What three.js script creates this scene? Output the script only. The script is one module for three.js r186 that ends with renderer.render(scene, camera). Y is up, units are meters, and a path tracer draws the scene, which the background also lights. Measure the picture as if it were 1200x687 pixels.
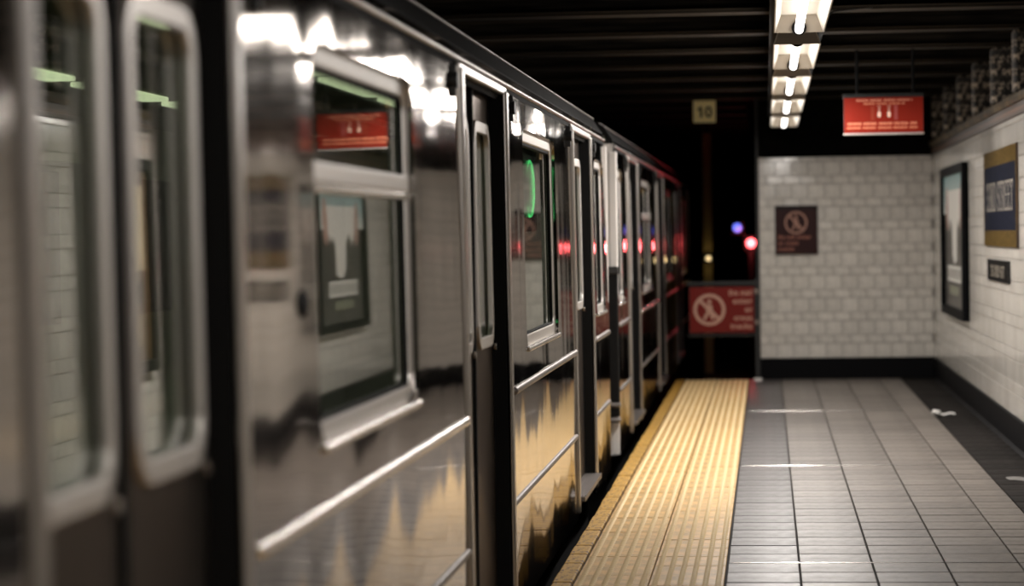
import * as THREE from 'three';
import { mergeGeometries } from 'three/addons/utils/BufferGeometryUtils.js';
import { RoundedBoxGeometry } from 'three/addons/geometries/RoundedBoxGeometry.js';
import { RectAreaLightUniformsLib } from 'three/addons/lights/RectAreaLightUniformsLib.js';

// ------------------------------------------------------------------ camera, background, exposure
const scene = new THREE.Scene();
scene.background = new THREE.Color(0x000000);
const renderer = new THREE.WebGLRenderer({ antialias: true });
renderer.toneMapping = THREE.LinearToneMapping;
renderer.toneMappingExposure = 1.0;
renderer.shadowMap.enabled = true;
RectAreaLightUniformsLib.init();

const FPX = 3013.4;
const camera = new THREE.PerspectiveCamera(2 * Math.atan(343.5 / FPX) * 180 / Math.PI, 1200 / 687, 0.05, 200);
{
  const yaw = 0.099145, pitch = 0.022131, roll = -0.014355;
  const fw = new THREE.Vector3(-Math.sin(yaw) * Math.cos(pitch), -Math.sin(pitch), -Math.cos(yaw) * Math.cos(pitch));
  const r0 = new THREE.Vector3(Math.cos(yaw), 0, -Math.sin(yaw));
  const u0 = new THREE.Vector3().crossVectors(r0, fw).normalize();
  const r = r0.clone().multiplyScalar(Math.cos(roll)).addScaledVector(u0, Math.sin(roll));
  const u = u0.clone().multiplyScalar(Math.cos(roll)).addScaledVector(r0, -Math.sin(roll));
  camera.position.set(0, 1.4, 0);
  camera.quaternion.setFromRotationMatrix(new THREE.Matrix4().makeBasis(r, u, fw.clone().negate()));
}
camera.focus = 11.6;
camera.userData.fStop = 2.1;

const LAMP = 215;         // platform tube light (area lights)
const SIDE = 0.16;         // share of it that leaves sideways, below the reflector
const TUBE_GLOW = 5;     // what the eye sees of a tube
const CAR_LAMP = 0.25;     // strip lights inside the cars
const LAMP_COLOR = new THREE.Color(1.0, 0.94, 0.885);

// ------------------------------------------------------------------ helpers
let seed = 20240611;
const rnd = () => { seed = (seed * 1664525 + 1013904223) >>> 0; return seed / 4294967296; };
const rr = (a, b) => a + (b - a) * rnd();
const names = new Map();
function numbered(n) { const k = names.get(n) || 0; names.set(n, k + 1); return k ? n + '_' + String(k).padStart(3, '0') : n; }
function tag(o, label, category, group, kind) {
  o.userData.label = label; o.userData.category = category;
  if (group) o.userData.group = group;
  if (kind) o.userData.kind = kind;
  return o;
}
function thing(name, label, category, pos = [0, 0, 0], group, kind) {
  const g = new THREE.Group(); g.name = numbered(name); g.position.set(...pos); scene.add(g);
  return tag(g, label, category, group, kind);
}
function mesh(name, geo, mat, parent, pos, rot) {
  const m = new THREE.Mesh(geo, mat); m.name = name; m.castShadow = m.receiveShadow = true;
  if (pos) m.position.set(...pos);
  if (rot) m.rotation.set(...rot);
  parent.add(m); return m;
}
function solo(name, geo, mat, label, category, pos, group, kind) {
  const m = mesh(numbered(name), geo, mat, scene, pos); return tag(m, label, category, group, kind);
}
// box by extents: x range, y range, depth range (depth d is z = -d)
function bx(x0, x1, y0, y1, d0, d1) {
  const g = new THREE.BoxGeometry(Math.abs(x1 - x0), Math.abs(y1 - y0), Math.abs(d1 - d0));
  g.translate((x0 + x1) / 2, (y0 + y1) / 2, -(d0 + d1) / 2); return g;
}
function rbx(x0, x1, y0, y1, d0, d1, r = 0.006, s = 2) {
  const g = new RoundedBoxGeometry(Math.abs(x1 - x0), Math.abs(y1 - y0), Math.abs(d1 - d0), s, r);
  g.translate((x0 + x1) / 2, (y0 + y1) / 2, -(d0 + d1) / 2); return g;
}
function cyl(r0, r1, h, n = 16) { return new THREE.CylinderGeometry(r0, r1, h, n); }
const merge = (a) => mergeGeometries(a.map((g) => (g.index ? g.toNonIndexed() : g)).map((g) => { for (const k of Object.keys(g.attributes)) if (!['position', 'normal', 'uv'].includes(k)) g.deleteAttribute(k); return g; }));
function rrect(S, x0, x1, y0, y1, r) {
  S.moveTo(x0 + r, y0); S.lineTo(x1 - r, y0); S.absarc(x1 - r, y0 + r, r, -Math.PI / 2, 0, false);
  S.lineTo(x1, y1 - r); S.absarc(x1 - r, y1 - r, r, 0, Math.PI / 2, false);
  S.lineTo(x0 + r, y1); S.absarc(x0 + r, y1 - r, r, Math.PI / 2, Math.PI, false);
  S.lineTo(x0, y0 + r); S.absarc(x0 + r, y0 + r, r, Math.PI, 1.5 * Math.PI, false); return S;
}
// side sheet of a car drawn in (depth, height), thickness t, outer face at x
function sheet(shape, t, x, bevel = 0) {
  const g = new THREE.ExtrudeGeometry(shape, { depth: t - (bevel ? 2 * bevel : 0), bevelEnabled: bevel > 0, bevelThickness: bevel, bevelSize: bevel, bevelOffset: -bevel, bevelSegments: 2, curveSegments: 8, steps: 1 });
  if (bevel) g.translate(0, 0, bevel);
  g.rotateY(Math.PI / 2); g.translate(x - t, 0, 0); return g;
}

// value noise on a torus
function noiseGrid(w, h, cx, cy, s0) {
  const g = new Float32Array(cx * cy); let s = s0 >>> 0;
  for (let i = 0; i < g.length; i++) { s = (s * 1664525 + 1013904223) >>> 0; g[i] = s / 4294967296; }
  const out = new Float32Array(w * h), sm = (t) => t * t * t * (t * (t * 6 - 15) + 10);
  for (let y = 0; y < h; y++) {
    const fy = y / h * cy, iy = Math.floor(fy), ty = sm(fy - iy), y1 = (iy + 1) % cy;
    for (let x = 0; x < w; x++) {
      const fx = x / w * cx, ix = Math.floor(fx), tx = sm(fx - ix), x1 = (ix + 1) % cx;
      const a = g[iy * cx + ix], b = g[iy * cx + x1], c = g[y1 * cx + ix], d = g[y1 * cx + x1];
      out[y * w + x] = (a + (b - a) * tx) * (1 - ty) + (c + (d - c) * tx) * ty;
    }
  }
  return out;
}
function layered(w, h, list) { // list of [cx, cy, weight, seed]
  const o = new Float32Array(w * h); let W = 0;
  for (const [cx, cy, k, s] of list) { const n = noiseGrid(w, h, cx, cy, s); W += k; for (let i = 0; i < o.length; i++) o[i] += n[i] * k; }
  for (let i = 0; i < o.length; i++) o[i] /= W;
  return o;
}
function tex(w, h, fn, { srgb = true, rep = [1, 1] } = {}) {
  const d = new Uint8Array(w * h * 4);
  for (let i = 0; i < w * h; i++) { const c = fn(i, i % w, Math.floor(i / w)); d[i * 4] = c[0] * 255; d[i * 4 + 1] = c[1] * 255; d[i * 4 + 2] = c[2] * 255; d[i * 4 + 3] = 255; }
  const t = new THREE.DataTexture(d, w, h, THREE.RGBAFormat); finish(t, srgb, rep); return t;
}
function ftex(w, h, arr, rep) {
  const d = new Float32Array(w * h * 4);
  for (let i = 0; i < w * h; i++) { d[i * 4] = d[i * 4 + 1] = d[i * 4 + 2] = arr[i]; d[i * 4 + 3] = 1; }
  const t = new THREE.DataTexture(d, w, h, THREE.RGBAFormat, THREE.FloatType); finish(t, false, rep); return t;
}
function finish(t, srgb, rep) {
  t.wrapS = t.wrapT = THREE.RepeatWrapping; t.magFilter = t.minFilter = THREE.LinearFilter;
  if (srgb) t.colorSpace = THREE.SRGBColorSpace; t.repeat.set(...rep); t.needsUpdate = true;
}
const clamp01 = (x) => Math.max(0, Math.min(1, x));
const lin = (r, g, b) => new THREE.Color().setRGB(r, g, b);
function std(o) { const m = new THREE.MeshStandardMaterial({ side: THREE.DoubleSide, ...o }); return m; }
function phys(o) { return new THREE.MeshPhysicalMaterial({ side: THREE.DoubleSide, ...o }); }

// ------------------------------------------------------------------ textures
const grime = layered(256, 256, [[4, 4, 1, 11], [11, 11, .8, 12], [32, 32, .6, 13], [90, 90, .5, 14]]);
const fine = layered(256, 256, [[60, 60, 1, 21], [128, 128, 1, 22]]);
const T_stone = tex(256, 256, (i) => { const v = clamp01(.80 + (grime[i] - .5) * .4 + (fine[i] - .5) * .12); return [v, v * .985, v * .965]; }, { rep: [1.1, 1.1] });
const T_stoneRough = tex(256, 256, (i) => { const v = clamp01(.82 + (grime[i] - .5) * .45); return [v, v, v]; }, { srgb: false, rep: [1.7, 1.7] });
const T_glaze = tex(256, 256, (i) => { const v = clamp01(.93 + (grime[i] - .5) * .22); return [v, v * .99, v * .965]; }, { rep: [.9, .9] });
const T_paintYellow = tex(256, 256, (i) => {
  const worn = clamp01((grime[i] - .53) * 7), v = .9 + (fine[i] - .5) * .3;
  return [(.86 - .42 * worn) * v, (.66 - .36 * worn) * v, (.28 - .12 * worn) * v];
}, { rep: [1.3, 1.3] });
const T_tactile = tex(256, 256, (i) => { const v = clamp01(.9 + (grime[i] - .5) * .5 + (fine[i] - .5) * .2); return [v, v * .97, v * .9]; }, { rep: [.8, .8] });
const T_peel = tex(256, 256, (i) => {
  const p = clamp01((grime[i] - .5) * 9 + .2), f = .8 + (fine[i] - .5) * .5;
  return [(.16 + .80 * p) * f, (.14 + .74 * p) * f, (.12 + .66 * p) * f].map(clamp01);
}, { rep: [2.2, 2.2] });
const T_peelBump = tex(256, 256, (i) => { const v = clamp01((grime[i] - .5) * 5 + .5); return [v, v, v]; }, { srgb: false, rep: [2.2, 2.2] });
const T_soot = tex(256, 256, (i) => { const v = clamp01(.6 + (grime[i] - .5) * 1.1 + (fine[i] - .5) * .4); return [v, v * .96, v * .9]; }, { rep: [.6, .6] });
// rolled steel is never flat: long waves down the car, hardly any across it
const wave = (() => {
  const w = 1024, h = 256, o = new Float32Array(w * h);
  const a = noiseGrid(w, h, 11, 2, 31), b = noiseGrid(w, h, 27, 3, 32), c = noiseGrid(w, h, 64, 5, 33), d = noiseGrid(w, h, 20, 12, 34);
  for (let i = 0; i < o.length; i++) o[i] = a[i] * 1.0 + b[i] * .5 + c[i] * .06 + d[i] * .10;
  return o;
})();
const T_wave = ftex(1024, 256, wave, [1 / 8, 1 / 2]);
const T_brush = (() => { const n = layered(512, 512, [[6, 220, 1, 41], [14, 256, 1, 42], [4, 5, 1.2, 43]]); return tex(512, 512, (i) => { const v = clamp01(.8 + (n[i] - .5) * .7); return [v, v, v]; }, { srgb: false, rep: [1, 1] }); })();

// ------------------------------------------------------------------ materials
const M = {
  stoneLight: [0, 1, 2].map((k) => phys({ color: lin(.20 + k * .025, .178 + k * .023, .162 + k * .021), specularIntensity: .8, map: T_stone, roughness: .57, roughnessMap: T_stoneRough, bumpMap: T_stoneRough, bumpScale: .00012 })),
  stoneGrey: [0, 1].map((k) => phys({ color: lin(.085 + k * .015, .076 + k * .013, .077 + k * .013), specularIntensity: .7, map: T_stone, roughness: .55, roughnessMap: T_stoneRough, bumpMap: T_stoneRough, bumpScale: .00012 })),
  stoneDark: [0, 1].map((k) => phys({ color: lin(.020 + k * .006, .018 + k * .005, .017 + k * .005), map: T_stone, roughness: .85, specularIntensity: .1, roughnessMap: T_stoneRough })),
  grout: std({ color: lin(.022, .019, .017), roughness: .95 }),
  wallGrout: std({ color: lin(.30, .28, .255), roughness: .9 }),
  glaze: [0, 1, 2].map((k) => std({ color: lin(.72 + k * .04, .70 + k * .039, .68 + k * .038), map: T_glaze, roughness: .11 })),
  tactile: [0, 1, 2].map((k) => std({ color: lin(.66 + k * .03, .43 + k * .022, .165 + k * .01), map: T_tactile, roughness: .5 })),
  tactileDome: std({ color: lin(.85, .66, .36), roughness: .42 }),
  edgePaint: std({ map: T_paintYellow, color: lin(.80, .80, .55), roughness: .7, bumpMap: T_stoneRough, bumpScale: .002 }),
  concrete: std({ color: lin(.045, .042, .038), map: T_soot, roughness: .95 }),
  soot: phys({ color: lin(.008, .0075, .007), map: T_soot, roughness: .95, specularIntensity: .2 }),
  black: phys({ color: lin(.005, .005, .005), roughness: .7, specularIntensity: .2 }),
  baseBlack: phys({ color: lin(.004, .004, .005), roughness: .6, specularIntensity: .15 }),
  beam: phys({ specularIntensity: .3, color: lin(.085, .071, .055), map: T_soot, roughness: .75 }),
  peel: std({ map: T_peel, roughness: .55, bumpMap: T_peelBump, bumpScale: .004 }),
  ledge: std({ color: lin(.20, .12, .075), map: T_soot, roughness: .55 }),
  ledgeGreen: std({ color: lin(.24, .18, .09), map: T_soot, roughness: .5 }),
  enamel: std({ color: lin(.82, .78, .70), roughness: .45 }),
  enamelPlate: std({ color: lin(.42, .37, .31), roughness: .5 }),
  raceway: phys({ color: lin(.006, .006, .006), roughness: .7, specularIntensity: .2 }),
  tube: std({ color: lin(.9, .9, .9), emissive: LAMP_COLOR.clone(), emissiveIntensity: TUBE_GLOW, roughness: .4 }),
  steel: phys({ color: lin(.44, .42, .405), specularColor: lin(.78, .75, .72), metalness: 1, roughness: .085, roughnessMap: T_brush, bumpMap: T_wave, bumpScale: .0075, anisotropy: .3, anisotropyRotation: 0 }),
  steelDoor: phys({ color: lin(.20, .18, .165), specularColor: lin(.45, .42, .40), metalness: 1, roughness: .32 }),
  chrome: std({ color: lin(.78, .75, .71), metalness: 1, roughness: .24 }),
  sill: std({ color: lin(.24, .22, .21), metalness: 1, roughness: .45 }),
  satin: std({ color: lin(.68, .65, .62), metalness: 1, roughness: .46 }),
  post: std({ color: lin(.42, .395, .37), metalness: 1, roughness: .3 }),
  rubber: phys({ color: lin(.006, .006, .006), roughness: .75, specularIntensity: .25 }),
  roof: phys({ color: lin(.008, .008, .008), roughness: .8, specularIntensity: .2 }),
  glass: phys({ color: lin(.88, .92, .87), transmission: 1, thickness: 0, roughness: .015, ior: 1.52 }),
  interior: std({ color: lin(.27, .29, .22), roughness: .6 }),
  interiorDark: std({ color: lin(.05, .05, .045), roughness: .6 }),
  seat: std({ color: lin(.30, .10, .04), roughness: .5 }),
  endFace: std({ color: lin(.62, .59, .56), roughness: .5 }),
  rail: std({ color: lin(.18, .15, .13), metalness: 1, roughness: .4 }),
  iron: std({ color: lin(.02, .02, .02), roughness: .5, metalness: .3 }),
  paper: std({ color: lin(.78, .77, .74), roughness: .8 }),
};

// ------------------------------------------------------------------ places (metres; x across, d down the platform)
const D0 = -3, DE = 24.6;                 // platform runs from behind the camera to the end wall
const T = 0.3048;                         // a floor tile
const X_DARK = -0.186, X_EDGE = -0.79, X_LIP = -0.88, X_WALL = 1.57, X_CAR = -0.98;
const WALL_TOP = 2.11, BASE_TOP = 0.20, BEAM_Y = 2.65, CEIL_Y = 2.98;

// tile face: chamfered slab in its own xy plane, facing +z, back at z = 0
function slab(w, h, t, c) {
  const a = w / 2, b = h / 2, p = [], uv = [];
  const B = [[-a, -b, 0], [a, -b, 0], [a, b, 0], [-a, b, 0]], S = B.map(([x, y]) => [x, y, t - c]);
  const F = [[-a + c, -b + c, t], [a - c, -b + c, t], [a - c, b - c, t], [-a + c, b - c, t]];
  const quad = (q) => { for (const k of [0, 1, 2, 0, 2, 3]) { p.push(...q[k]); uv.push(q[k][0] + .5, q[k][1] + .5); } };
  quad(F);
  for (let k = 0; k < 4; k++) { const n = (k + 1) % 4; quad([S[k], S[n], F[n], F[k]]); quad([B[k], B[n], S[n], S[k]]); }
  const g = new THREE.BufferGeometry();
  g.setAttribute('position', new THREE.Float32BufferAttribute(p, 3)); g.setAttribute('uv', new THREE.Float32BufferAttribute(uv, 2));
  g.computeVertexNormals(); return g;
}
const slabCache = new Map();
function slabOf(w, h, t, c) { const k = [w, h, t, c].map((v) => v.toFixed(4)).join(); if (!slabCache.has(k)) slabCache.set(k, slab(w, h, t, c)); return slabCache.get(k); }

// ------------------------------------------------------------------ floor
{
  const floor = new THREE.Group(); floor.name = 'floor'; scene.add(floor);
  tag(floor, 'station platform floor of pale square tiles between grey and black borders', 'floor', null, 'structure');
  mesh('slab', bx(X_LIP, X_WALL + .3, -.45, -.012, D0, DE + .3), M.grout, floor);
  mesh('platform_face', bx(X_LIP + .001, X_LIP + .1, -1.25, -.45, D0, DE + .3), M.concrete, floor);
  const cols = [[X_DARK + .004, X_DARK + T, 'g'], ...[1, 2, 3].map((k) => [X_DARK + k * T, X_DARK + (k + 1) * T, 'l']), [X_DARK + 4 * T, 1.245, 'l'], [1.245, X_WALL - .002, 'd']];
  const r0 = 10.307 - 3 * T, rest = [];
  const n0 = Math.ceil((D0 - r0) / T), n1 = Math.ceil((DE - r0) / T);
  for (let k = n0; k < n1; k++) {
    const d0 = r0 + k * T, d1 = Math.min(d0 + T, DE - .001);
    if (d1 - d0 < .03) continue;
    for (const [x0, x1, kind] of cols) {
      const jx = .008, jd = .016, w = x1 - x0 - jx, h = d1 - d0 - jd;
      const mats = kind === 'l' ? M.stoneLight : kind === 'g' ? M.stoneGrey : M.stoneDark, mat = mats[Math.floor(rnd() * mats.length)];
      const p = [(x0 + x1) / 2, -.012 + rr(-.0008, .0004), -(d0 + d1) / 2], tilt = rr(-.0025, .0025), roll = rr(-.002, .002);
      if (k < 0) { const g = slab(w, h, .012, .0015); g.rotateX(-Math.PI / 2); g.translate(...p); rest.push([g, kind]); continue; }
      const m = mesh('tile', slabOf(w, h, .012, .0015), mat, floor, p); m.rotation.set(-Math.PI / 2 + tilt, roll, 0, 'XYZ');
    }
  }
  for (const kind of ['l', 'g', 'd']) {
    const m = mesh('more_tiles', merge(rest.filter((r) => r[1] === kind).map((r) => r[0])), (kind === 'l' ? M.stoneLight : kind === 'g' ? M.stoneGrey : M.stoneDark)[0], floor);
    m.userData.kind = 'stuff';
  }
  // half round metal strips over the expansion joints
  for (const d of [10.913, 15.47, 20.2]) {
    const g = new THREE.CylinderGeometry(.006, .006, 1.2, 8); g.scale(.35, 1, 1); g.rotateZ(Math.PI / 2);
    mesh('joint_strip', g, M.chrome, floor, [X_DARK + .62, .0005, -d]);
  }
}

// ------------------------------------------------------------------ tactile strip and platform lip
{
  const strip = thing('tactile_strip', 'yellow tactile warning strip with small domes along the platform edge', 'paving', [0, 0, 0]);
  const r0 = 10.207 - 4 * T, n1 = Math.ceil((DE - .25 - r0) / T), n0 = Math.ceil((D0 - r0) / T), rest = [], domes = [];
  const dome = new THREE.CylinderGeometry(.0085, .0145, .0055, 10, 1, false); dome.deleteAttribute('uv');
  for (let k = n0; k < n1; k++) for (let c = 0; c < 2; c++) {
    const x0 = X_EDGE + c * (X_DARK - X_EDGE) / 2, x1 = X_EDGE + (c + 1) * (X_DARK - X_EDGE) / 2, d0 = r0 + k * T, y = .002 + rr(-.001, .0015);
    const w = x1 - x0 - .005, h = T - .004;
    if (k < 0) { const g = slab(w, h, .012, .0015); g.rotateX(-Math.PI / 2); g.translate((x0 + x1) / 2, y - .012, -(d0 + T / 2)); rest.push(g); }
    else { const m = mesh('tile', slabOf(w, h, .012, .0015), M.tactile[Math.floor(rnd() * 3)], strip, [(x0 + x1) / 2, y - .012, -(d0 + T / 2)]); m.rotation.set(-Math.PI / 2 + rr(-.004, .004), rr(-.003, .003), 0); }
    for (let i = 0; i < 6; i++) for (let j = 0; j < 6; j++) domes.push([x0 + (i + .5) / 6 * (x1 - x0), y + .0025, -(d0 + (j + .5) / 6 * T)]);
  }
  const more = mesh('more_tiles', merge(rest), M.tactile[1], strip); more.userData.kind = 'stuff';
  const inst = new THREE.InstancedMesh(dome, M.tactileDome, domes.length), mt = new THREE.Matrix4();
  domes.forEach((p, i) => inst.setMatrixAt(i, mt.makeTranslation(...p)));
  inst.name = 'domes'; inst.userData.kind = 'stuff'; inst.castShadow = inst.receiveShadow = true; strip.add(inst);

  const lip = thing('platform_lip', 'worn yellow painted edge blocks between the tactile strip and the train', 'platform edge');
  const rest2 = [];
  for (let k = -40; k < 51; k++) {
    const d0 = 9.1 + k * T * 1.0, d1 = d0 + T; if (d1 < D0 || d1 > DE + .1) continue;
    const dx = rr(-.003, .003), dy = rr(-.003, .002);
    const g = rbx(X_LIP + dx, X_EDGE - .008, -.13, .002 + dy, d0 + .003, d1 - .003, .009, 1);
    if (k < 0) rest2.push(g); else mesh('block', g, M.edgePaint, lip);
  }
  mesh('more_blocks', merge(rest2), M.edgePaint, lip).userData.kind = 'stuff';
}

// ------------------------------------------------------------------ tiled walls
const PITCH = .1545, BIG = .140, SMALL = .0765;
function courses() { // bottom up: [y0, y1, staggered]
  const out = []; let y = BASE_TOP, big = true;
  while (y < WALL_TOP - .02) { const h = big ? BIG : SMALL, y1 = Math.min(WALL_TOP, y + h); out.push([y, y1, !big]); y = y1; big = !big; }
  return out;
}
{
  const wall = new THREE.Group(); wall.name = 'wall_far'; scene.add(wall);
  tag(wall, 'white glazed tile wall closing the end of the platform', 'wall', null, 'structure');
  const XL = -.075;
  mesh('backing', bx(XL, X_WALL + .3, 0, WALL_TOP, DE + .006, DE + .4), M.wallGrout, wall);
  mesh('upper_wall', bx(XL, X_WALL + .3, WALL_TOP, CEIL_Y + .1, DE + .012, DE + .4), M.soot, wall);
  mesh('corner_post', rbx(XL - .03, XL, 0, CEIL_Y, DE + .0, DE + .1, .006), M.iron, wall);
  for (const [y0, y1, st] of courses()) {
    let x = XL + .002 - (st ? PITCH / 2 : 0);
    while (x < X_WALL - .01) {
      const a = Math.max(x, XL + .002), b = Math.min(x + PITCH, X_WALL - .002); x += PITCH;
      if (b - a < .02) continue;
      const m = mesh('tile', slabOf(b - a - .004, y1 - y0 - .004, .009, .0022), M.glaze[Math.floor(rnd() * 3)], wall, [(a + b) / 2, (y0 + y1) / 2, -(DE + .006)]);
      m.rotation.set(rr(-.006, .006), rr(-.006, .006), 0);
    }
  }
}
{
  const wall = new THREE.Group(); wall.name = 'wall_right'; scene.add(wall);
  tag(wall, 'white glazed tile wall with a brown ledge along the platform', 'wall', null, 'structure');
  mesh('backing', bx(X_WALL + .006, X_WALL + .3, 0, WALL_TOP + .1, D0, DE + .3), M.wallGrout, wall);
  mesh('upper_wall', bx(X_WALL + .20, X_WALL + .3, WALL_TOP + .05, CEIL_Y + .1, D0, DE + .3), M.soot, wall);
  const near = [], far = [];
  for (const [y0, y1, st] of courses()) {
    let d = D0 - (st ? PITCH / 2 : 0);
    for (; d < DE - .01; d += PITCH) {
      const a = Math.max(d, D0), b = Math.min(d + PITCH, DE - .004); if (b - a < .02) continue;
      (a > 15.9 && a < 18.7 ? near : far).push([a, b, y0, y1]);
    }
  }
  near.sort((p, q) => p[0] - q[0]);
  near.forEach(([a, b, y0, y1], i) => {
    if (i >= 300) { far.push([a, b, y0, y1]); return; }
    const m = mesh('tile', slabOf(b - a - .004, y1 - y0 - .004, .009, .0022), M.glaze[Math.floor(rnd() * 3)], wall, [X_WALL + .006, (y0 + y1) / 2, -(a + b) / 2]);
    m.rotation.set(rr(-.005, .005), -Math.PI / 2 + rr(-.005, .005), 0);
  });
  const q = new THREE.Quaternion(), e = new THREE.Euler(), mt = new THREE.Matrix4();
  const parts = far.map(([a, b, y0, y1]) => { const g = slab(b - a - .004, y1 - y0 - .004, .009, .0022); e.set(rr(-.005, .005), -Math.PI / 2 + rr(-.005, .005), 0); q.setFromEuler(e); mt.compose(new THREE.Vector3(X_WALL + .006, (y0 + y1) / 2, -(a + b) / 2), q, new THREE.Vector3(1, 1, 1)); g.applyMatrix4(mt); return g; });
  for (let k = 0; k < 3; k++) mesh('more_tiles', merge(parts.filter((_, i) => i % 3 === k)), M.glaze[k], wall).userData.kind = 'stuff';
}
function prismAlong(pts, d0, d1) { // profile in (x, y), run along depth
  const s = new THREE.Shape(pts.map(([x, y]) => new THREE.Vector2(x, y)));
  const g = new THREE.ExtrudeGeometry(s, { depth: d1 - d0, bevelEnabled: false }); g.translate(0, 0, -d1); return g;
}
tag(mesh('baseboard_right', prismAlong([[X_WALL + .02, 0], [X_WALL - .03, 0], [X_WALL - .012, .02], [X_WALL - .008, BASE_TOP - .012], [X_WALL + .0, BASE_TOP], [X_WALL + .02, BASE_TOP]], D0, DE), M.baseBlack, scene), 'black base strip along the foot of the long tiled wall', 'baseboard', null, 'structure');
tag(mesh('baseboard_far', rbx(-.075, X_WALL - .012, 0, BASE_TOP, DE - .014, DE + .02, .006), M.baseBlack, scene), 'black base strip along the foot of the end wall', 'baseboard', null, 'structure');
{
  const ledge = new THREE.Group(); ledge.name = 'trim_1'; scene.add(ledge);
  tag(ledge, 'brown ledge capping the white tiles of the long wall', 'ledge', null, 'structure');
  mesh('band', bx(X_WALL - .016, X_WALL + .2, WALL_TOP, WALL_TOP + .075, D0, DE), M.ledge, ledge);
  mesh('cap', prismAlong([[X_WALL + .2, WALL_TOP + .075], [X_WALL - .03, WALL_TOP + .075], [X_WALL - .04, WALL_TOP + .10], [X_WALL - .03, WALL_TOP + .13], [X_WALL + .2, WALL_TOP + .13]], D0, DE), M.ledgeGreen, ledge);
}

// ------------------------------------------------------------------ ceiling, beams, wall columns
{
  const c = tag(mesh('ceiling', bx(-6.2, X_WALL + .4, CEIL_Y, CEIL_Y + .25, D0, 46), M.soot, scene), 'soot black ceiling slab above the steel beams', 'ceiling', null, 'structure');
  for (let k = -10; k < 15; k++) {
    const d = 14.75 + 1.585 * k; if (d < D0 + .2 || d > 34) continue;
    const x1 = d < DE ? X_WALL + .19 : -.2;
    const g = merge([bx(-6, x1, BEAM_Y, BEAM_Y + .024, d - .10, d + .10), bx(-6, x1, BEAM_Y + .022, CEIL_Y - .022, d - .008, d + .008), bx(-6, x1, CEIL_Y - .022, CEIL_Y, d - .085, d + .085)]);
    solo('ceiling_beam', g, M.beam, 'dark riveted steel beam crossing under the black ceiling', 'beam', [0, 0, 0], 'steel beams under the ceiling', 'structure');
    if (d < DE - .3) {
      const y0 = WALL_TOP + .13;
      const h = rbx(X_WALL - .03, X_WALL + .19, y0, BEAM_Y, d - .085, d + .085, .03, 3);
      solo('wall_column', h, M.peel, 'short wall pier with peeling paint standing on the brown ledge under a beam', 'column', [0, 0, 0], 'piers above the wall ledge', 'structure');
    }
  }
}

// ------------------------------------------------------------------ platform lamps
const lampRow = thing('lighting_raceway', 'long black conduit trough carrying the row of fluorescent fittings', 'raceway');
mesh('channel', bx(.025, .315, 2.478, 2.52, D0, 24.2), M.raceway, lampRow);
for (let k = -10; k < 7; k++) { const d = 14.75 + 1.585 * k; if (d > D0 && d < 24) mesh('hanger', bx(.155, .185, 2.52, BEAM_Y, d - .02, d + .02), M.raceway, lampRow); }
{
  const L = 2.0, xc = .165, age = [.45, .7, 0, .22, 1.5, 1.4, .7, .42]; // tubes of different age
  for (let k = -3; k < 5; k++) {
    const d1 = 12.48 + 2.77 * k, d0 = d1 - L; if (!age[k + 3]) continue; // one fitting is missing from the row
    const f = thing('fluorescent_fitting', 'white enamelled fluorescent fitting with glowing tube in the row above the platform', 'lamp', [xc, 2.36, -(d0 + d1) / 2], 'row of fluorescent fittings');
    const s = new THREE.Shape(); // trough section, open below
    s.moveTo(-.115, 0); s.lineTo(-.085, .085); s.lineTo(.085, .085); s.lineTo(.115, 0); s.lineTo(.121, 0); s.lineTo(.09, .092); s.lineTo(-.09, .092); s.lineTo(-.121, 0); s.lineTo(-.115, 0);
    const g = new THREE.ExtrudeGeometry(s, { depth: L, bevelEnabled: false }); g.translate(0, 0, -L / 2);
    mesh('reflector', g, M.enamel, f);
    const e = new THREE.Shape([[-.115, 0], [-.085, .085], [.085, .085], [.115, 0]].map((p) => new THREE.Vector2(...p)));
    for (const z of [-L / 2, L / 2 - .006]) { const eg = new THREE.ExtrudeGeometry(e, { depth: .006, bevelEnabled: false }); eg.translate(0, 0, z); mesh('end_plate', eg, M.enamelPlate, f); }
    const tb = cyl(.021, .021, L - .06, 16); tb.rotateX(Math.PI / 2); mesh('tube', tb, M.tube, f, [0, .012, 0]);
    for (const z of [-L / 2 + .014, L / 2 - .014]) { const so = cyl(.036, .036, .016, 20); so.rotateX(Math.PI / 2); mesh('socket', so, M.raceway, f, [0, .022, z]); }
    mesh('hanger_box', bx(-.05, .05, .092, .115, -.3, .3), M.raceway, f);
    const a = new THREE.RectAreaLight(LAMP_COLOR, LAMP * age[k + 3], .040, L - .08); a.position.set(xc, 2.348, -(d0 + d1) / 2); a.lookAt(xc, 0, -(d0 + d1) / 2); scene.add(a);
    a.name = numbered('fitting_light');
    for (const sgn of [-1, 1]) { // the tube hangs a little below the reflector and so also shines sideways
      const b = new THREE.RectAreaLight(LAMP_COLOR, LAMP * age[k + 3] * SIDE, L - .08, .022), x = xc + sgn * .123; b.position.set(x, 2.356, -(d0 + d1) / 2); b.lookAt(x + sgn, 2.356, -(d0 + d1) / 2); b.name = numbered('fitting_side_light'); scene.add(b);
    }
  }
}

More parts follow.
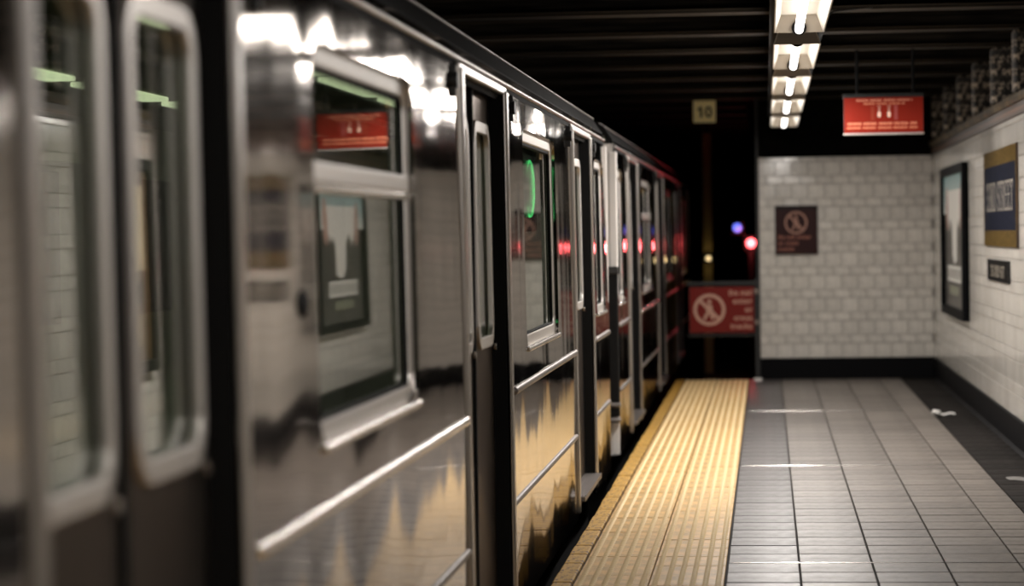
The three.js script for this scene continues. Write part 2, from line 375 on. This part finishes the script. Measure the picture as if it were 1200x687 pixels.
// ------------------------------------------------------------------ subway cars
const LEAN = .011, Y_BELT = .80, Y_RAIL = .37, Y_TOP = 1.95, Y_BOT = -.06;
const shear = (g) => { const p = g.attributes.position; for (let i = 0; i < p.count; i++) { const y = p.getY(i); if (y > Y_BELT) p.setX(i, p.getX(i) - LEAN * (y - Y_BELT)); } p.needsUpdate = true; g.computeVertexNormals(); return g; };
const noShearNormals = (g) => shear(g);
function railGeo(d0, d1, y, r = .016) {
  const L = d1 - d0 - 2 * r, g = new THREE.CapsuleGeometry(r, L, 6, 12); g.rotateX(Math.PI / 2); g.scale(.8, 1, 1); g.translate(X_CAR, y, -(d0 + d1) / 2); return g;
}
function frameShape(d0, d1, y0, y1, r, w) {
  const s = rrect(new THREE.Shape(), d0, d1, y0, y1, r); s.holes.push(rrect(new THREE.Path(), d0 + w, d1 - w, y0 + w, y1 - w, Math.max(.01, r - w))); return s;
}
function car(label, start, end, doors, windows, opts = {}) {
  const c = thing('subway_car', label, 'subway car', [0, 0, 0], 'coupled subway cars');
  // sides between the doors
  const cuts = [start, ...doors.flat(), end];
  for (let k = 0; k < cuts.length; k += 2) {
    const a = cuts[k], b = cuts[k + 1];
    const up = new THREE.Shape([[a, Y_BELT], [b, Y_BELT], [b, Y_TOP], [a, Y_TOP]].map((p) => new THREE.Vector2(...p)));
    for (const w of windows) if (w.d0 > a && w.d1 < b) up.holes.push(rrect(new THREE.Path(), w.d0, w.d1, .94, 1.84, .09));
    mesh('upper_panel', shear(sheet(up, .022, X_CAR)), M.steel, c);
    for (const [y0, y1] of [[Y_RAIL, Y_BELT], [Y_BOT, Y_RAIL]]) {
      const lo = new THREE.Shape([[a, y0], [b, y0], [b, y1], [a, y1]].map((p) => new THREE.Vector2(...p)));
      mesh('lower_panel', sheet(lo, .022, X_CAR), M.steel, c);
    }
    const i0 = a + (k ? .16 : .02), i1 = b - .06;
    mesh('belt_rail', railGeo(i0, i1, Y_BELT), k === 2 ? M.chrome : M.sill, c);
    mesh('belt_rail', railGeo(a + .04, i1, Y_RAIL, .014), M.sill, c);
    mesh('inner_lining', bx(X_CAR - .10, X_CAR - .085, .05, .93, a, b), M.interior, c);
  }
  // doors
  for (const [a, b] of doors) {
    const m = (a + b) / 2, xr = X_CAR - .058;
    for (const [p, q] of [[a - .0, m - .006], [m + .006, b + .0]]) {
      const s = new THREE.Shape([[p, .055], [q, .055], [q, Y_TOP - .005], [p, Y_TOP - .005]].map((v) => new THREE.Vector2(...v)));
      const w0 = (p + q) / 2 - .255, w1 = w0 + .51;
      s.holes.push(rrect(new THREE.Path(), w0 + .02, w1 - .02, 1.02, 1.79, .07));
      const leaf = mesh('door_leaf', shear(sheet(s, .03, xr)), M.steelDoor, c);
      mesh('window_frame', shear(sheet(frameShape(w0, w1, .99, 1.82, .095, .042), .02, xr + .012, .004)), M.satin, leaf);
      mesh('pane', shear(sheet(rrect(new THREE.Shape(), w0 + .02, w1 - .02, 1.02, 1.79, .07), .004, xr - .012)), M.glass, leaf);
      const sc = cyl(.011, .013, .010, 12); sc.rotateZ(Math.PI / 2); mesh('screw', sc, M.chrome, leaf, [xr + .014, .985, -(w1 - .03)]);
    }
    mesh('door_seal', bx(xr - .02, xr + .006, .055, Y_TOP - .01, m - .010, m + .010), M.rubber, c);
    // jambs and posts
    for (const [e, sgn] of [[a, -1], [b, 1]]) {
      mesh('door_jamb', shear(bx(X_CAR - .09, X_CAR - .004, .03, Y_TOP, e - .002, e + sgn * .02)), M.rubber, c);
      mesh('door_post', shear(rbx(X_CAR - .02, X_CAR + .014, -.03, Y_TOP + .005, e, e + sgn * .07, .012, 3)), M.post, c);
      if (opts.markers !== false) {
        const l = cyl(.022, .027, .030, 16); l.rotateZ(Math.PI / 2); l.translate(X_CAR - .006, 1.9, -(e + sgn * .25));
        const g = mesh('door_marker', l, M.iron, c);
        mesh('marker_bracket', rbx(X_CAR - .03, X_CAR + .002, 1.845, 1.95, e + sgn * .242, e + sgn * .258, .004), M.iron, g);
      }
    }
    mesh('door_header', shear(rbx(X_CAR - .07, X_CAR + .006, Y_TOP - .012, Y_TOP + .02, a - .07, b + .07, .006)), M.post, c);
    mesh('threshold', rbx(X_CAR - .12, X_CAR + .035, .025, .055, a, b, .006), M.sill, c);
    const tr = []; for (let i = 0; i < 6; i++) tr.push(bx(X_CAR - .05 + i * .016, X_CAR - .043 + i * .016, .054, .058, a + .02, b - .02));
    mesh('threshold_ribs', merge(tr), M.sill, c);
  }
  // windows
  for (const w of windows) {
    const xf = X_CAR - .018, f = mesh('window_frame', shear(sheet(frameShape(w.d0 - .005, w.d1 + .005, .935, 1.845, .09, .052), .025, xf, .005)), M.satin, c);
    mesh('pane', shear(sheet(rrect(new THREE.Shape(), w.d0 + .03, w.d1 - .03, .97, 1.81, .06), .004, xf - .018)), M.glass, f);
    mesh('inner_bead', shear(sheet(frameShape(w.d0 + .035, w.d1 - .035, .975, 1.80, .06, .02), .014, xf - .006, .003)), M.rubber, f);
    mesh('sill_lip', shear(rbx(X_CAR - .02, X_CAR + .012, .925, .945, w.d0 + .03, w.d1 - .02, .006, 2)), M.chrome, f);
    if (w.hopper) {
      mesh('transom', shear(rbx(xf - .03, xf + .008, 1.525, 1.575, w.d0 + .04, w.d1 - .04, .008, 2)), M.satin, f);
      mesh('transom_bead', shear(rbx(xf - .03, xf + .004, 1.505, 1.525, w.d0 + .04, w.d1 - .04, .004, 1)), M.chrome, f);
    }
  }
  // gutter, roof
  const roofPts = [[X_CAR - .02, Y_TOP], [X_CAR - .03, 2.03], [X_CAR - .09, 2.12], [X_CAR - .25, 2.22], [X_CAR - .6, 2.33], [X_CAR - 1.3, 2.40], [X_CAR - 2.0, 2.33], [X_CAR - 2.35, 2.22], [X_CAR - 2.55, 2.10], [X_CAR - 2.6, Y_TOP]];
  mesh('roof', prismAlong([...roofPts, ...roofPts.slice().reverse().map(([x, y]) => [X_CAR - 1.3 + (x - X_CAR + 1.3) * .985, y - .03])], start, end), M.roof, c);
  mesh('fascia', prismAlong([[X_CAR - .025, Y_TOP - .002], [X_CAR - .022, Y_TOP - .002], [X_CAR - .026, 2.02], [X_CAR - .03, 2.02]], start, end), M.steel, c);
  const gut = cyl(.011, .011, end - start, 10); gut.rotateX(Math.PI / 2); mesh('gutter', gut, M.post, c, [X_CAR - .022, 1.985, -(start + end) / 2]);
  for (const [x, y] of [[X_CAR - .085, 2.118], [X_CAR - .115, 2.137]]) { const g = cyl(.006, .006, end - start, 8); g.rotateX(Math.PI / 2); mesh('roof_rail', g, M.sill, c, [x, y, -(start + end) / 2]); }
  // inside
  const xf = X_CAR - 2.5;
  mesh('car_floor', bx(xf, X_CAR - .10, .0, .05, start + .03, end - .03), M.interiorDark, c);
  mesh('car_ceiling', bx(xf, X_CAR - .09, 2.04, 2.06, start + .03, end - .03), M.interior, c);
  mesh('far_side', bx(xf - .05, xf, Y_BOT, 2.06, start, end), M.interior, c);
  for (let d = start + 1; d < end - 1.8; d += 2.4) mesh('far_window', rbx(xf - .01, xf + .012, 1.0, 1.75, d, d + 1.5, .006), M.interiorDark, c);
  for (const [d0, d1] of [[start, start + .05], [end - .05, end]]) {
    const e = mesh('end_wall', merge([bx(xf - .05, X_CAR - .024, Y_BOT, 2.0, d0, d1)]), M.endFace, c);
    mesh('end_door', rbx(X_CAR - 1.65, X_CAR - .95, .05, 1.92, d0 - .012, d1 + .012, .01), M.satin, e);
    mesh('corner_post', rbx(X_CAR - .06, X_CAR - .002, Y_BOT, Y_TOP, d0 - .005, d1 + .005, .012, 2), M.endFace, e);
  }
  for (let k = 0; k < 2; k++) {
    const x = X_CAR - .72 - k * 1.0, n = Math.floor((end - start - .8) / 1.55);
    for (let j = 0; j < n; j++) mesh('strip_light', rbx(x - .06, x + .06, 2.02, 2.04, start + .45 + j * 1.55, start + .45 + j * 1.55 + 1.2, .006, 1), M.carLight, c);
    const a = new THREE.RectAreaLight(new THREE.Color(.9, 1, .72), CAR_LAMP, .14, end - start - .9); a.position.set(x, 2.018, -(start + end) / 2); a.lookAt(x, 0, -(start + end) / 2); a.name = numbered('car_light'); scene.add(a);
  }
  for (let d = start + 1.2; d < end; d += 2.45) {
    const p = cyl(.017, .017, 1.98, 12); mesh('stanchion', p, M.satin, c, [X_CAR - .62, 1.045, -d]);
  }
  const grab = cyl(.015, .015, end - start - 1.4, 10); grab.rotateX(Math.PI / 2); mesh('grab_bar', grab, M.satin, c, [X_CAR - .55, 1.86, -(start + end) / 2]);
  for (let k = 0; k < cuts.length; k += 2) if (cuts[k + 1] - cuts[k] > 2) {
    const a = cuts[k] + .25, b = cuts[k + 1] - .25;
    mesh('bench', merge([rbx(X_CAR - .52, X_CAR - .12, .42, .48, a, b, .02), rbx(X_CAR - .19, X_CAR - .115, .48, .86, a, b, .02), bx(X_CAR - .46, X_CAR - .15, .05, .42, a + .1, b - .1)]), M.seat, c);
    mesh('advert_panel', bx(xf + .002, xf + .012, 1.80, 2.0, a, b), M.advert, c);
  }
  mesh('underframe', bx(xf, X_CAR - .12, -.75, Y_BOT + .02, start + .4, end - .4), M.black, c);
  for (const d of [start + 2.4, end - 2.4]) {
    const t = mesh('truck', rbx(X_CAR - 2.2, X_CAR - .25, -.95, -.55, d - .9, d + .9, .05), M.black, c);
    for (const z of [-.7, .7]) { const w = cyl(.41, .41, .12, 24); w.rotateZ(Math.PI / 2); mesh('wheel', w, M.iron, t, [X_CAR - .57, -.638, -d - z]); }
  }
  return c;
}
M.carLight = std({ color: lin(.8, .8, .8), emissive: lin(.9, 1, .62), emissiveIntensity: 1.0, roughness: .5 });
M.advert = std({ color: lin(.5, .55, .38), roughness: .5 });
const W = (d0, d1, hopper) => ({ d0, d1, hopper });
const car1 = car('polished steel subway car with a green ring sign in its window', .3, 15.92, [[3.41, 4.71], [8.38, 9.74], [13.17, 14.47]], [W(1.2, 2.8, true), W(5.58, 7.19, true), W(10.47, 12.08, false), W(14.83, 15.66, false)]);
const car2 = car('steel subway car beyond the coupling gap, fading into the dark tunnel', 16.97, 32.5, [[18.45, 19.75], [23.3, 24.6], [28.1, 29.4]], [W(17.05, 17.76, false), W(20.4, 22.0, true), W(25.3, 26.9, false), W(30, 31.4, false)]);
// key plate beside the window
{ const g = new THREE.SphereGeometry(1, 16, 10); g.scale(.014, .032, .045); mesh('key_plate', g, M.rubber, car1, [X_CAR - .006, 1.262, -5.40]); }
// green ring of the route sign, lit diodes behind the pane
{
  const ring = mesh('route_sign', rbx(X_CAR - .13, X_CAR - .075, 1.42, 1.79, 11.1, 11.82, .01), M.black, car1);
  M.green = std({ color: lin(.05, .3, .1), emissive: lin(.12, 1, .28), emissiveIntensity: 3.2 });
  const g = new THREE.TorusGeometry(.125, .005, 8, 48); g.rotateY(Math.PI / 2 - .06); mesh('green_ring', g, M.green, ring, [X_CAR - .073, 1.61, -11.46]);
}
// notices inside the end windows
M.pink = std({ color: lin(.42, .2, .33), roughness: .6 });
M.notice = std({ color: lin(.40, .40, .42), roughness: .6 });
for (const [c, d] of [[car1, 15.02], [car2, 17.3]]) {
  mesh('notice', bx(X_CAR - .062, X_CAR - .058, 1.65, 1.80, d, d + .36), M.notice, c);
  mesh('pink_sticker', bx(X_CAR - .062, X_CAR - .058, 1.51, 1.62, d, d + .36), M.pink, c);
}
// spring barrier between the cars
{
  const b = thing('gap_barrier', 'black rubber barrier hanging in the gap between the two cars', 'barrier', [X_CAR - .03, 0, -16.91]);
  mesh('flap', rbx(-.12, .03, .2, 1.16, -.03, .03, .012), M.rubber, b);
  mesh('bracket', rbx(-.1, .034, 1.14, 1.19, -.04, .04, .008), M.iron, b);
  for (const y of [.16, .26]) mesh('spring', rbx(-.05, .04, y, y + .035, -.045, .045, .014), M.sill, b);
}

// ------------------------------------------------------------------ track and tunnel
{
  solo('floor_trackbed', bx(-6.2, X_LIP + .1, -1.45, -1.2, D0, 46), M.soot, 'black track bed below the platform edge', 'track bed', [0, 0, 0], null, 'structure');
  for (const x of [-1.55, -2.98]) solo('track_rail', merge([bx(x - .035, x + .035, -1.09, -1.05, D0, 46), bx(x - .009, x + .009, -1.18, -1.09, D0, 46), bx(x - .07, x + .07, -1.2, -1.18, D0, 46)]), M.rail, 'rusty steel running rail under the train', 'rail', [0, 0, 0], 'running rails');
  tag(mesh('wall_left', bx(-6.4, -6.2, -1.45, CEIL_Y, D0, 46), M.soot, scene), 'dark tunnel wall on the far side of the track', 'wall', null, 'structure');
  tag(mesh('wall_back', bx(-6.4, X_WALL + .4, -1.45, CEIL_Y, 45.8, 46), M.soot, scene), 'dark end of the tunnel', 'wall', null, 'structure');
  tag(mesh('wall_tunnel', bx(.35, .6, -1.45, CEIL_Y, DE + .4, 46), M.soot, scene), 'sooty tunnel wall behind the end of the platform', 'wall', null, 'structure');
  solo('walkway', bx(X_LIP + .1, .35, -1.2, -.35, DE + .3, 46), M.concrete, 'low concrete walkway leading on into the tunnel', 'walkway', [0, 0, 0], null, 'structure');
}

// ------------------------------------------------------------------ signs
function canvasTex(w, h, draw) {
  const c = document.createElement('canvas'); c.width = w; c.height = h; const x = c.getContext('2d'); draw(x, w, h);
  const t = new THREE.CanvasTexture(c); t.colorSpace = THREE.SRGBColorSpace; t.magFilter = THREE.LinearFilter; return t;
}
function walker(x, cx, cy, r, lw, col) {
  x.strokeStyle = x.fillStyle = col; x.lineWidth = lw; x.lineCap = 'round';
  x.beginPath(); x.arc(cx, cy, r, 0, Math.PI * 2); x.stroke();
  x.beginPath(); x.arc(cx, cy - r * .56, r * .15, 0, Math.PI * 2); x.fill();
  x.beginPath(); x.moveTo(cx - r * .16, cy - r * .36); x.lineTo(cx + r * .16, cy - r * .36); x.lineTo(cx + r * .26, cy + r * .02); x.lineTo(cx + r * .1, cy + r * .12); x.lineTo(cx - r * .12, cy + r * .12); x.lineTo(cx - r * .28, cy + r * .0); x.fill();
  x.lineWidth = lw * .9; x.beginPath(); x.moveTo(cx - r * .04, cy + r * .08); x.lineTo(cx - r * .34, cy + r * .62); x.moveTo(cx + r * .05, cy + r * .08); x.lineTo(cx + r * .22, cy + r * .6); x.stroke();
  x.lineWidth = lw; x.beginPath(); x.moveTo(cx - r * .7, cy - r * .7); x.lineTo(cx + r * .7, cy + r * .7); x.stroke();
}
function plate(name, label, w, h, t, texture, pos, rotY, frontMat = {}, sideMat = M.iron, group) {
  const g = thing(name, label, 'sign', pos, group); g.rotation.y = rotY;
  mesh('panel', new THREE.BoxGeometry(w, h, t), sideMat, g);
  mesh('face', new THREE.PlaneGeometry(w - .006, h - .006), phys({ map: texture, roughness: .35, specularIntensity: .4, side: THREE.FrontSide, ...frontMat }), g, [0, 0, t / 2 + .0015]);
  return g;
}
const SKIN = '#c39a88';
const lowSign = plate('warning_sign', 'red no-entry sign with crossed-out walker on the gate at the platform end', .61, .435, .012, canvasTex(1024, 730, (x, w, h) => {
  x.fillStyle = '#711a14'; x.fillRect(0, 0, w, h);
  walker(x, 315, 362, 228, 54, SKIN);
  x.fillStyle = SKIN; x.font = 'bold 118px sans-serif'; x.textAlign = 'right'; x.textBaseline = 'middle';
  ['Do not', 'enter', 'or', 'cross', 'tracks'].forEach((s, i) => x.fillText(s, w - 28, 96 + i * 134));
}), [-.432, .678, -24.28], 0, { roughness: .3 });
plate('warning_sign', 'small dark red no-entry sign mounted on the white end wall', .402, .463, .02, canvasTex(870, 1000, (x, w, h) => {
  x.fillStyle = '#2c0d0c'; x.fillRect(0, 0, w, h); x.fillStyle = '#1b0a0a'; x.fillRect(0, 0, w, 80);
  walker(x, 430, 350, 215, 44, '#a87f70');
  x.fillStyle = '#a86e5e'; x.font = 'bold 112px sans-serif'; x.textAlign = 'left'; x.textBaseline = 'middle';
  ['Do not enter', 'or cross', 'tracks'].forEach((s, i) => x.fillText(s, 56, 650 + i * 122));
}), [.277, 1.42, -(DE - .02)], 0, { roughness: .5 });
{
  const g = plate('platform_number_sign', 'small cream sign reading 10 hanging above the end of the track', .215, .215, .012, canvasTex(256, 256, (x, w, h) => {
    x.fillStyle = '#fff0b4'; x.fillRect(0, 0, w, h); x.fillStyle = '#15130e'; x.font = 'bold 170px sans-serif'; x.textAlign = 'center'; x.textBaseline = 'middle'; x.fillText('10', w / 2, h / 2 + 6);
  }), [-.572, 2.545, -24.3], 0, { roughness: .5 });
  mesh('hanger', bx(-.012, .012, .1, .44, -.006, .006), M.iron, g);
}
{
  const g = plate('hanging_notice', 'long red notice board hanging on two rods below the ceiling', .545, .25, .02, canvasTex(1090, 500, (x, w, h) => {
    x.fillStyle = '#84261b'; x.fillRect(0, 0, w, h);
    // lettering too blurred to read: rows of small marks
    const row = (y, x0, x1, s, col) => { x.fillStyle = col; let p = x0, k = 0; while (p < x1) { const ww = s * (.35 + .3 * ((k * 37) % 10) / 10); if (k % 9 !== 8) x.fillRect(p, y, ww, s); p += ww + s * .22; k++; } };
    row(26, 170, 940, 30, '#d99077'); row(74, 270, 830, 28, '#cf8466');
    row(352, 50, 990, 34, '#dd8d6e'); row(410, 40, 1010, 34, '#d08162');
    x.fillStyle = '#c08d7c'; for (const cx of [485, 620]) { x.fillRect(cx - 24, 120, 48, 16); x.beginPath(); x.arc(cx, 168, 18, 0, 7); x.fill(); }
    x.fillStyle = '#f0c9b4'; for (const cx of [485, 620]) { x.beginPath(); x.roundRect ? x.roundRect(cx - 22, 196, 44, 86, 20) : x.rect(cx - 22, 196, 44, 86); x.fill(); }
    x.fillStyle = '#8f3a2a'; x.fillRect(370, 120, 50, 200); x.fillStyle = '#9a4a46'; x.fillRect(690, 110, 50, 210);
  }), [.808, 2.197, -17.9], 0, { roughness: .22 });
  mesh('lower_rim', rbx(-.275, .275, -.136, -.122, -.014, .016, .004), M.satin, g);
  mesh('upper_rim', rbx(-.275, .275, .122, .15, -.014, .014, .004), M.iron, g);
  for (const x of [-.178, .205]) { const r = cyl(.011, .011, .33, 10); mesh('rod', r, M.raceway, g, [x, .305, 0]); }
}
{
  const g = plate('station_name_tablet', 'blue mosaic name tablet with gold bands and pale lettering on white wall', 2.4, .66, .014, canvasTex(2048, 564, (x, w, h) => {
    x.fillStyle = '#0e1326'; x.fillRect(0, 0, w, h);
    let s = 7; const R = () => { s = (s * 1664525 + 1013904223) >>> 0; return s / 4294967296; };
    x.fillStyle = '#5e4a20'; x.fillRect(0, 0, w, 92); x.fillRect(0, h - 92, w, 92); x.fillRect(0, 0, 34, h); x.fillRect(w - 34, 0, 34, h);
    for (let j = 0; j < h; j += 13) for (let i = 0; i < w; i += 13) { x.fillStyle = R() > .5 ? `rgba(255,240,200,${R() * .06})` : `rgba(0,0,0,${R() * .4})`; x.fillRect(i, j, 11, 11); }
    x.fillStyle = '#a39c90'; x.font = '236px serif'; x.textAlign = 'center'; x.textBaseline = 'middle'; x.save(); x.translate(w / 2, h / 2 - 6); x.scale(1.12, 1); x.fillText('33RD STREET', 0, 0); x.restore();
    x.strokeStyle = 'rgba(0,0,0,.35)'; x.lineWidth = 2; for (let i = 0; i < w; i += 13) { x.beginPath(); x.moveTo(i, 0); x.lineTo(i, h); x.stroke(); } for (let j = 0; j < h; j += 13) { x.beginPath(); x.moveTo(0, j); x.lineTo(w, j); x.stroke(); }
  }), [X_WALL - .011, 1.61, -17.5], -Math.PI / 2, { roughness: .8, specularIntensity: .1 }, M.ledge);
}
plate('direction_plaque', 'small black plaque with pale letters under the blue name tablet', 1.56, .148, .014, canvasTex(1024, 98, (x, w, h) => {
  x.fillStyle = '#12100e'; x.fillRect(0, 0, w, h); x.fillStyle = '#8d867a'; x.font = 'bold 74px serif'; x.textBaseline = 'middle'; x.textAlign = 'center';
  x.save(); x.translate(w / 2, h / 2 + 3); x.scale(2.1, 1); x.fillText('33 RD ST', 0, 0); x.restore();
}), [X_WALL - .011, 1.117, -17.68], -Math.PI / 2, { roughness: .8, specularIntensity: .1 });

function poster(label, d0, d1, y0, y1, texture) {
  const g = thing('framed_poster', label, 'poster', [X_WALL - .03, (y0 + y1) / 2, -(d0 + d1) / 2]); g.rotation.y = -Math.PI / 2;
  const w = d1 - d0, h = y1 - y0, f = .07;
  mesh('backing', bx(-w / 2, w / 2, -h / 2, h / 2, .005, .028), M.black, g);
  mesh('frame_rail', rbx(-w / 2, w / 2, h / 2 - f, h / 2, -.03, .026, .006), M.baseBlack, g); mesh('frame_rail', rbx(-w / 2, w / 2, -h / 2, -h / 2 + f, -.03, .026, .006), M.baseBlack, g);
  mesh('frame_stile', rbx(-w / 2, -w / 2 + f, -h / 2 + f, h / 2 - f, -.03, .026, .006), M.baseBlack, g); mesh('frame_stile', rbx(w / 2 - f, w / 2, -h / 2 + f, h / 2 - f, -.03, .026, .006), M.baseBlack, g);
  mesh('print', new THREE.PlaneGeometry(w - 2 * f, h - 2 * f), phys({ map: texture, roughness: .2, specularIntensity: .2, side: THREE.FrontSide }), g, [0, 0, .0]);
  return g;
}
poster('black framed poster with pale figures and teal top on white tile wall', 20.3, 22.8, .68, 1.93, canvasTex(1024, 512, (x, w, h) => {
  x.fillStyle = '#0b0c0d'; x.fillRect(0, 0, w, h);
  const sky = x.createLinearGradient(0, 0, 0, 150); sky.addColorStop(0, '#8fb3b5'); sky.addColorStop(1, '#dfe2dd'); x.fillStyle = sky; x.fillRect(0, 0, w, 150);
  x.fillStyle = '#f2efe8'; x.beginPath(); x.moveTo(120, 60); x.lineTo(900, 60); x.lineTo(780, 190); x.lineTo(640, 330); x.lineTo(520, 345); x.lineTo(420, 300); x.lineTo(260, 200); x.fill();
  x.fillStyle = '#14110f'; x.beginPath(); x.moveTo(300, 345); x.lineTo(300, 200); x.lineTo(350, 165); x.lineTo(420, 210); x.lineTo(450, 345); x.fill();
  x.beginPath(); x.moveTo(640, 345); x.lineTo(660, 210); x.lineTo(720, 175); x.lineTo(770, 215); x.lineTo(780, 345); x.fill();
  x.fillStyle = '#b98f80'; x.beginPath(); x.ellipse(860, 120, 50, 95, .2, 0, 7); x.fill(); x.beginPath(); x.ellipse(170, 130, 46, 90, -.2, 0, 7); x.fill();
  x.fillStyle = '#e9e7e0'; x.fillRect(180, 350, 640, 62); x.fillStyle = '#8b8a85'; for (let i = 0; i < 9; i++) x.fillRect(205 + i * 68, 362, 40, 38);
  x.fillStyle = '#9aa083'; for (let i = 0; i < 6; i++) x.fillRect(300 + i * 70, 428, 46, 34);
}));
poster('black framed tan poster on the tile wall before the blue name tablet', 13.5, 15.05, .69, 1.94, canvasTex(512, 512, (x, w, h) => {
  x.fillStyle = '#5d4a35'; x.fillRect(0, 0, w, h); x.fillStyle = '#c7b48e'; x.fillRect(40, 40, 432, 230); x.fillStyle = '#2a2320'; x.fillRect(70, 300, 372, 60); x.fillStyle = '#94815f'; x.fillRect(70, 390, 372, 80);
}));

// ------------------------------------------------------------------ end gate
{
  const g = thing('end_gate', 'dark steel gate post and bars closing the platform end beside the track', 'gate', [-.1, 0, -24.33]);
  mesh('post', rbx(-.022, .022, 0, .96, -.022, .022, .006), M.iron, g);
  mesh('foot', rbx(-.04, .04, 0, .03, -.04, .04, .006), M.satin, g);
  mesh('top_bar', rbx(-.66, -.02, .905, .945, -.018, .018, .006), M.iron, g);
  mesh('bottom_bar', rbx(-.66, -.02, .42, .45, -.018, .018, .006), M.iron, g);
  for (const y of [.53, .82]) mesh('hinge', rbx(-.045, .02, y, y + .05, -.026, .03, .008), M.rail, g);
}

// ------------------------------------------------------------------ tunnel lamps beyond the platform
function bulb(name, label, pos, r, color, glow, power, size) {
  const g = thing(name, label, 'signal', pos);
  mesh('lamp_glass', new THREE.SphereGeometry(r, 20, 14), std({ color: lin(.1, .1, .1), emissive: color, emissiveIntensity: glow }), g);
  mesh('housing', rbx(-r * 1.5, r * 1.5, -r * 1.6, r * 1.6, r * .4, r * 2.6, .01), M.black, g);
  if (power) { const l = new THREE.PointLight(color, power); l.position.set(pos[0], pos[1], pos[2] + r * 1.6); l.castShadow = true; l.shadow.radius = size || 2; l.name = numbered('signal_light'); scene.add(l); }
  if (name === 'track_signal') mesh('mast', bx(-.03, .03, -1.63, -.05, r * .5, r * 2.4), M.black, g);
  return g;
}
bulb('track_signal', 'glowing red track signal lamp beside the end wall edge', [-.187, 1.279, -30], .055, lin(1, .10, .11), 7, 1.2, 3);
bulb('blue_lamp', 'small round blue lamp in the dark tunnel', [-.343, 1.46, -30], .05, lin(.16, .2, 1), 1.6, 0);
{
  const g = thing('tunnel_column', 'yellowish steel column faintly lit in the dark tunnel', 'column', [-.735, 0, -32.2]);
  mesh('shaft', merge([bx(-.05, .05, -.35, CEIL_Y, -.008, .008), bx(-.052, -.04, -.35, CEIL_Y, -.06, .06), bx(.04, .052, -.35, CEIL_Y, -.06, .06)]), std({ color: lin(.30, .24, .08), roughness: .6 }), g);
  bulb('amber_lamp', 'tiny amber lamp fixed to the column in the tunnel', [-.729, 1.087, -32.07], .03, lin(1, .72, .34), 1.4, .03);
}

// ------------------------------------------------------------------ litter
{
  const g = new THREE.IcosahedronGeometry(1, 3), p = g.attributes.position;
  for (let i = 0; i < p.count; i++) { const x = p.getX(i), y = p.getY(i), z = p.getZ(i), k = 1 + .22 * Math.sin(x * 7 + y * 5) * Math.cos(z * 6 + x * 3); p.setXYZ(i, x * .034 * k, (y * .020 + (x < 0 ? .004 : 0)) * k, z * .05 * k); }
  g.computeVertexNormals();
  const t = thing('paper_scrap', 'crumpled white paper scrap lying on the dark floor border', 'litter', [1.285, .022, -19.6]);
  mesh('crumple', g, M.paper, t, [-.03, 0, 0]);
  const s = new THREE.PlaneGeometry(.12, .05, 8, 4), q = s.attributes.position; for (let i = 0; i < q.count; i++) q.setZ(i, .006 * Math.sin(q.getX(i) * 60) + .006 * Math.cos(q.getY(i) * 90)); s.rotateX(-Math.PI / 2); s.computeVertexNormals();
  mesh('torn_end', s, M.paper, t, [.05, -.008, .0]);
  const f = new THREE.PlaneGeometry(.14, .20, 10, 10), r = f.attributes.position; for (let i = 0; i < r.count; i++) r.setZ(i, .003 + .003 * Math.sin(r.getX(i) * 40 + r.getY(i) * 25)); f.rotateX(-Math.PI / 2); f.computeVertexNormals();
  solo('paper_sheet', f, std({ color: lin(.16, .15, .14), roughness: .8 }), 'flat grey paper sheet on the black border near the wall', 'litter', [1.39, .001, -14.55]);
}
{
  const c = new THREE.CatmullRomCurve3([[.325, 2.5, -14.2], [.36, 2.60, -14.3], [.45, 2.63, -14.45], [.60, 2.655, -14.6]].map((v) => new THREE.Vector3(...v)));
  solo('power_cable', new THREE.TubeGeometry(c, 24, .006, 8), M.iron, 'thin black cable looping from the raceway to a beam', 'cable');
}

renderer.render(scene, camera);
